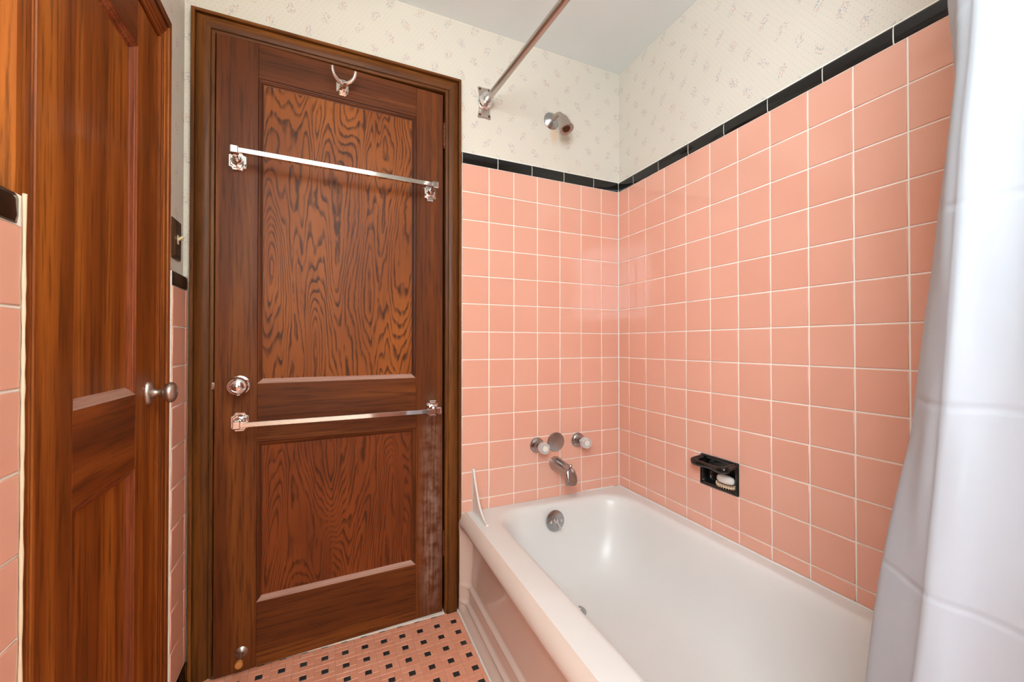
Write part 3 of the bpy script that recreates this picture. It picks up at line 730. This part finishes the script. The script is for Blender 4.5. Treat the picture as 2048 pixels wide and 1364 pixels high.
# ------------------------------------------------------------------ curtain rod and curtain
ROD0 = Vector((-.6620, PL, 1.985)); ROD1 = Vector((-.5820, -1.552, 1.985)); RD = (ROD1-ROD0).normalized()
r = empty('curtain_rod', ROD0); tag(r, 'dull metal shower curtain rod in a screwed wall bracket', 'curtain rod')
MB().tube([(RD*.006)[:], (RD*((ROD1-ROD0).length-.002))[:]], .0125, 24).build('rod', RODM, r, 60)
def bracket(y, flip):
    pts = []
    for sx, sz, o in ((1,1,0), (-1,1,1), (-1,-1,0), (1,-1,1)):
        c = [(.0215, .010), (.0225, .032), (.0265, .050), (.0280, .058), (.0235, .0625), (.010, .0605)]
        if o: c = c[::-1]
        pts += [(sx*a, sz*b) for a, b in c]
    m = MB(); m.prism(pts, 0, -.006, .002, -.004); br = m.build('bracket', NICKEL, r, 30)
    for a in (-.0195, .0195):
        for b in (-.0515, .0515): MB().lathe([(.0048, .0055), (.0045, .0075), (.0001, .0070)], (a, 0, b), n=14).build('screw', RUST, br)
    MB().lathe([(.0240, .004), (.0285, .006), (.0290, .012), (.0255, .014), (.0230, .020), (.0220, .034), (.0250, .036), (.0250, .043), (.0210, .044), (.0140, .041)], (0, 0, 0), n=32).build('socket', CHROME, br, 40)
    return br
bracket(0, 0); rod = r
# the cloth hangs in folds at the foot end; plan line at each height
def interp(tab, z):
    for (z0, v0), (z1, v1) in zip(tab[:-1], tab[1:]):
        if z0 >= z >= z1: return v0 + (v1-v0)*(z0-z)/(z0-z1)
    return tab[0][1] if z > tab[0][0] else tab[-1][1]
EDGE = [(1.97, -1.330), (1.60, -1.318), (1.427, -1.3115), (1.352, -1.3164), (1.322, -1.3179), (1.283, -1.3132), (1.22, -1.3069), (1.162, -1.3008), (1.103, -1.2953), (1.048, -1.2887), (.949, -1.2791), (.898, -1.2739), (.851, -1.2647), (.783, -1.2525), (.713, -1.2419), (.642, -1.2336), (.56, -1.2253), (.30, -1.205)]
FOLD = [(1.97, -1.372), (1.60, -1.362), (1.375, -1.3521), (1.325, -1.3496), (1.249, -1.3428), (1.119, -1.3351), (1.044, -1.3308), (.974, -1.3264), (.886, -1.3206), (.79, -1.3126), (.697, -1.3052), (.633, -1.2983), (.30, -1.272)]
mb = MB(); rows = []
NZ = 90
for i in range(NZ+1):
    z = 1.953 - (1.953-.40)*i/NZ; e = interp(EDGE, z); f = interp(FOLD, z); sp = (1.962-z)/1.66
    wv = .004*math.sin(z*9+1) + .003*math.sin(z*23)
    K = [(-.515, e-.105), (-.522, e-.055), (-.545, e-.012), (-.562, e-.001), (-.575, e), (-.586, e-.005), (-.603, (e+f)/2+.006), (-.620, f+.016+wv*.4), (-.6315, f+.004), (-.6365, f-.001), (-.639, f-.008),
         (-.637-wv*.5, f-.022), (-.632, f-.040+wv), (-.633+wv*.6, f-.062), (-.638+wv, f-.085), (-.640, f-.105), (-.632, f-.122), (-.612, f-.132), (-.590, f-.138), (-.566, f-.146), (-.552, f-.158), (-.560, f-.172)]
    # smooth the plan line (Catmull-Rom)
    P = [Vector((a, b, 0)) for a, b in K]; out = []
    for k in range(len(P)-1):
        p0, p1, p2, p3 = P[max(k-1,0)], P[k], P[k+1], P[min(k+2,len(P)-1)]
        for t_ in (0, .25, .5, .75):
            q = .5*((2*p1) + (p2-p0)*t_ + (2*p0-5*p1+4*p2-p3)*t_*t_ + (3*p1-p0-3*p2+p3)*t_**3)
            out.append((q.x, max(q.y, -1.535) if q.y < -1.535 else q.y, z))
    rows.append(out)
mb.loft(rows, close=False)
cu = empty('shower_curtain', (-.60, -1.40, 0)); tag(cu, 'pale grey-white shower curtain gathered at the foot of the tub', 'shower curtain')
cl = mb.build('cloth', CURT, cu, 0); cl.location = (.60, 1.40, 0)
cl.data.polygons.foreach_set('use_smooth', [True]*len(cl.data.polygons))
for k in range(6):
    q = ROD0 + RD*(1.352 + .030*k)
    m = MB(); m.tube([(q.x - ROD0.x + .022*math.cos(2*PI*j/20), q.y - ROD0.y, q.z - ROD0.z - .010 + .024*math.sin(2*PI*j/20)) for j in range(21)], .0018, 8, cap=False)
    m.build('curtain_ring', NICKEL, rod, 60)

# ------------------------------------------------------------------ soap dish, holder, soap (frame of the tub wall)
MW = Matrix.Rotation(RZ, 4, 'Z')
dx, dz = (DISH[0]+DISH[1])/2, (DISH[2]+DISH[3])/2
r = empty('soap_dish', MW @ Vector((dx, 0, dz)), RZ); tag(r, 'black ceramic recessed soap dish with grab bar in the tub wall', 'soap dish')
hw, hh = (DISH[1]-DISH[0])/2 - .001, TP/2 - .0012
def rect(ins, y, r_=.004):
    x, z = hw-ins, hh-ins; P = []
    for cx, cz, a0 in ((x-r_, z-r_, 0), (-x+r_, z-r_, 1), (-x+r_, -z+r_, 2), (x-r_, -z+r_, 3)):
        for k in range(5): a = (a0+k/4)*PI/2; P.append((cx + r_*math.cos(a), y, cz + r_*math.sin(a)))
    return P
m = MB(); m.loft([rect(0, .040), rect(0, 0), rect(.001, -.003), rect(.003, -.004), rect(.009, -.003, .008), rect(.012, .002, .012), rect(.013, .020, .015), rect(.016, .030, .018), rect(.026, .035, .014)], cap1=True)
m.build('recess', BLACK, r, 50)
gz = hh - .012
path = []
for s, seq in ((-1, (( -.004, 0), (-.020, -.001), (-.036, -.003), (-.046, -.006))), ):
    path += [(-hw+.012 - .0*k, y, gz + z_) for k, (y, z_) in enumerate(seq)]
path += [(-hw+.018, -.050, gz-.008), (-hw+.040, -.050, gz-.010), (-.02, -.048, gz-.009), (.02, -.048, gz-.009), (hw-.040, -.050, gz-.010), (hw-.018, -.050, gz-.008)]
path += [(hw-.012, y, gz + z_) for y, z_ in ((-.046, -.006), (-.036, -.003), (-.020, -.001), (-.004, 0))]
rad = [.010, .010, .0105, .0115, .012, .0105, .0085, .0085, .0105, .012, .0115, .0105, .010, .010]
MB().tube(path, rad, 14).build('grab_bar', BLACK, r, 60)
floorz = dz - hh + .0125
hp = MW @ Vector((dx + .020, .010, floorz))
r = empty('soap_saver', hp, RZ); tag(r, 'cream spiked rubber soap saver lying in the soap dish', 'soap saver')
def oval(a, b, z, n=32): return [(a*math.cos(2*PI*j/n), b*math.sin(2*PI*j/n), z) for j in range(n)]
m = MB(); m.loft([oval(.036, .0185, .004), oval(.038, .0195, .0055), oval(.037, .019, .008), oval(.032, .016, .0085)], cap0=True, cap1=True); m.build('pad', RUBBER, r, 40)
m = MB()
for j in range(22):
    a = 2*PI*j/22; x, y = .034*math.cos(a), .0172*math.sin(a)
    m.lathe([(.0016, 0), (.0011, .0055), (.0004, .007)], (x, y, .0078), (math.cos(a)*.3, math.sin(a)*.3, 1), 6)
    m.lathe([(.0016, 0), (.0012, .005)], (x*.95, y*.95, .0045), (0, 0, -1), 6)
t = m.build('spikes', RUBBER, r, 40); t['kind'] = 'stuff'
so = MB(); so.loft([oval(.020, .010, .0), oval(.029, .0145, .002), oval(.033, .0165, .008), oval(.033, .0165, .016), oval(.029, .0145, .022), oval(.018, .009, .0245)], cap0=True, cap1=True)
o = so.build('soap_bar', SOAPM, None, 60); o.location = hp + Vector((0, 0, .0143)); o.rotation_euler = (0, 0, RZ); tag(o, 'oval bar of white soap on the rubber soap saver', 'soap')

# ------------------------------------------------------------------ ceiling lamp behind the camera
r = empty('ceiling_lamp', (LAMP[0], LAMP[1], CEIL)); tag(r, 'round frosted glass ceiling lamp', 'lamp')
MB().lathe([(.055, 0), (.060, .010), (.050, .022), (.012, .028), (.012, .105), (.040, .115), (.045, .130)], (0,0,0), (0,0,-1), 32).build('stem', CHROME, r)
MB().lathe([(.040, .122)] + [(.135*math.sin(a*PI/16), .250 - .135*math.cos(a*PI/16)) for a in range(2, 16)] + [(.0001, .385)], (0,0,0), (0,0,-1), 40).build('glass_globe', mat_emit('lit_frosted_glass', (1.0, .985, .97, 1), 28), r, 60)
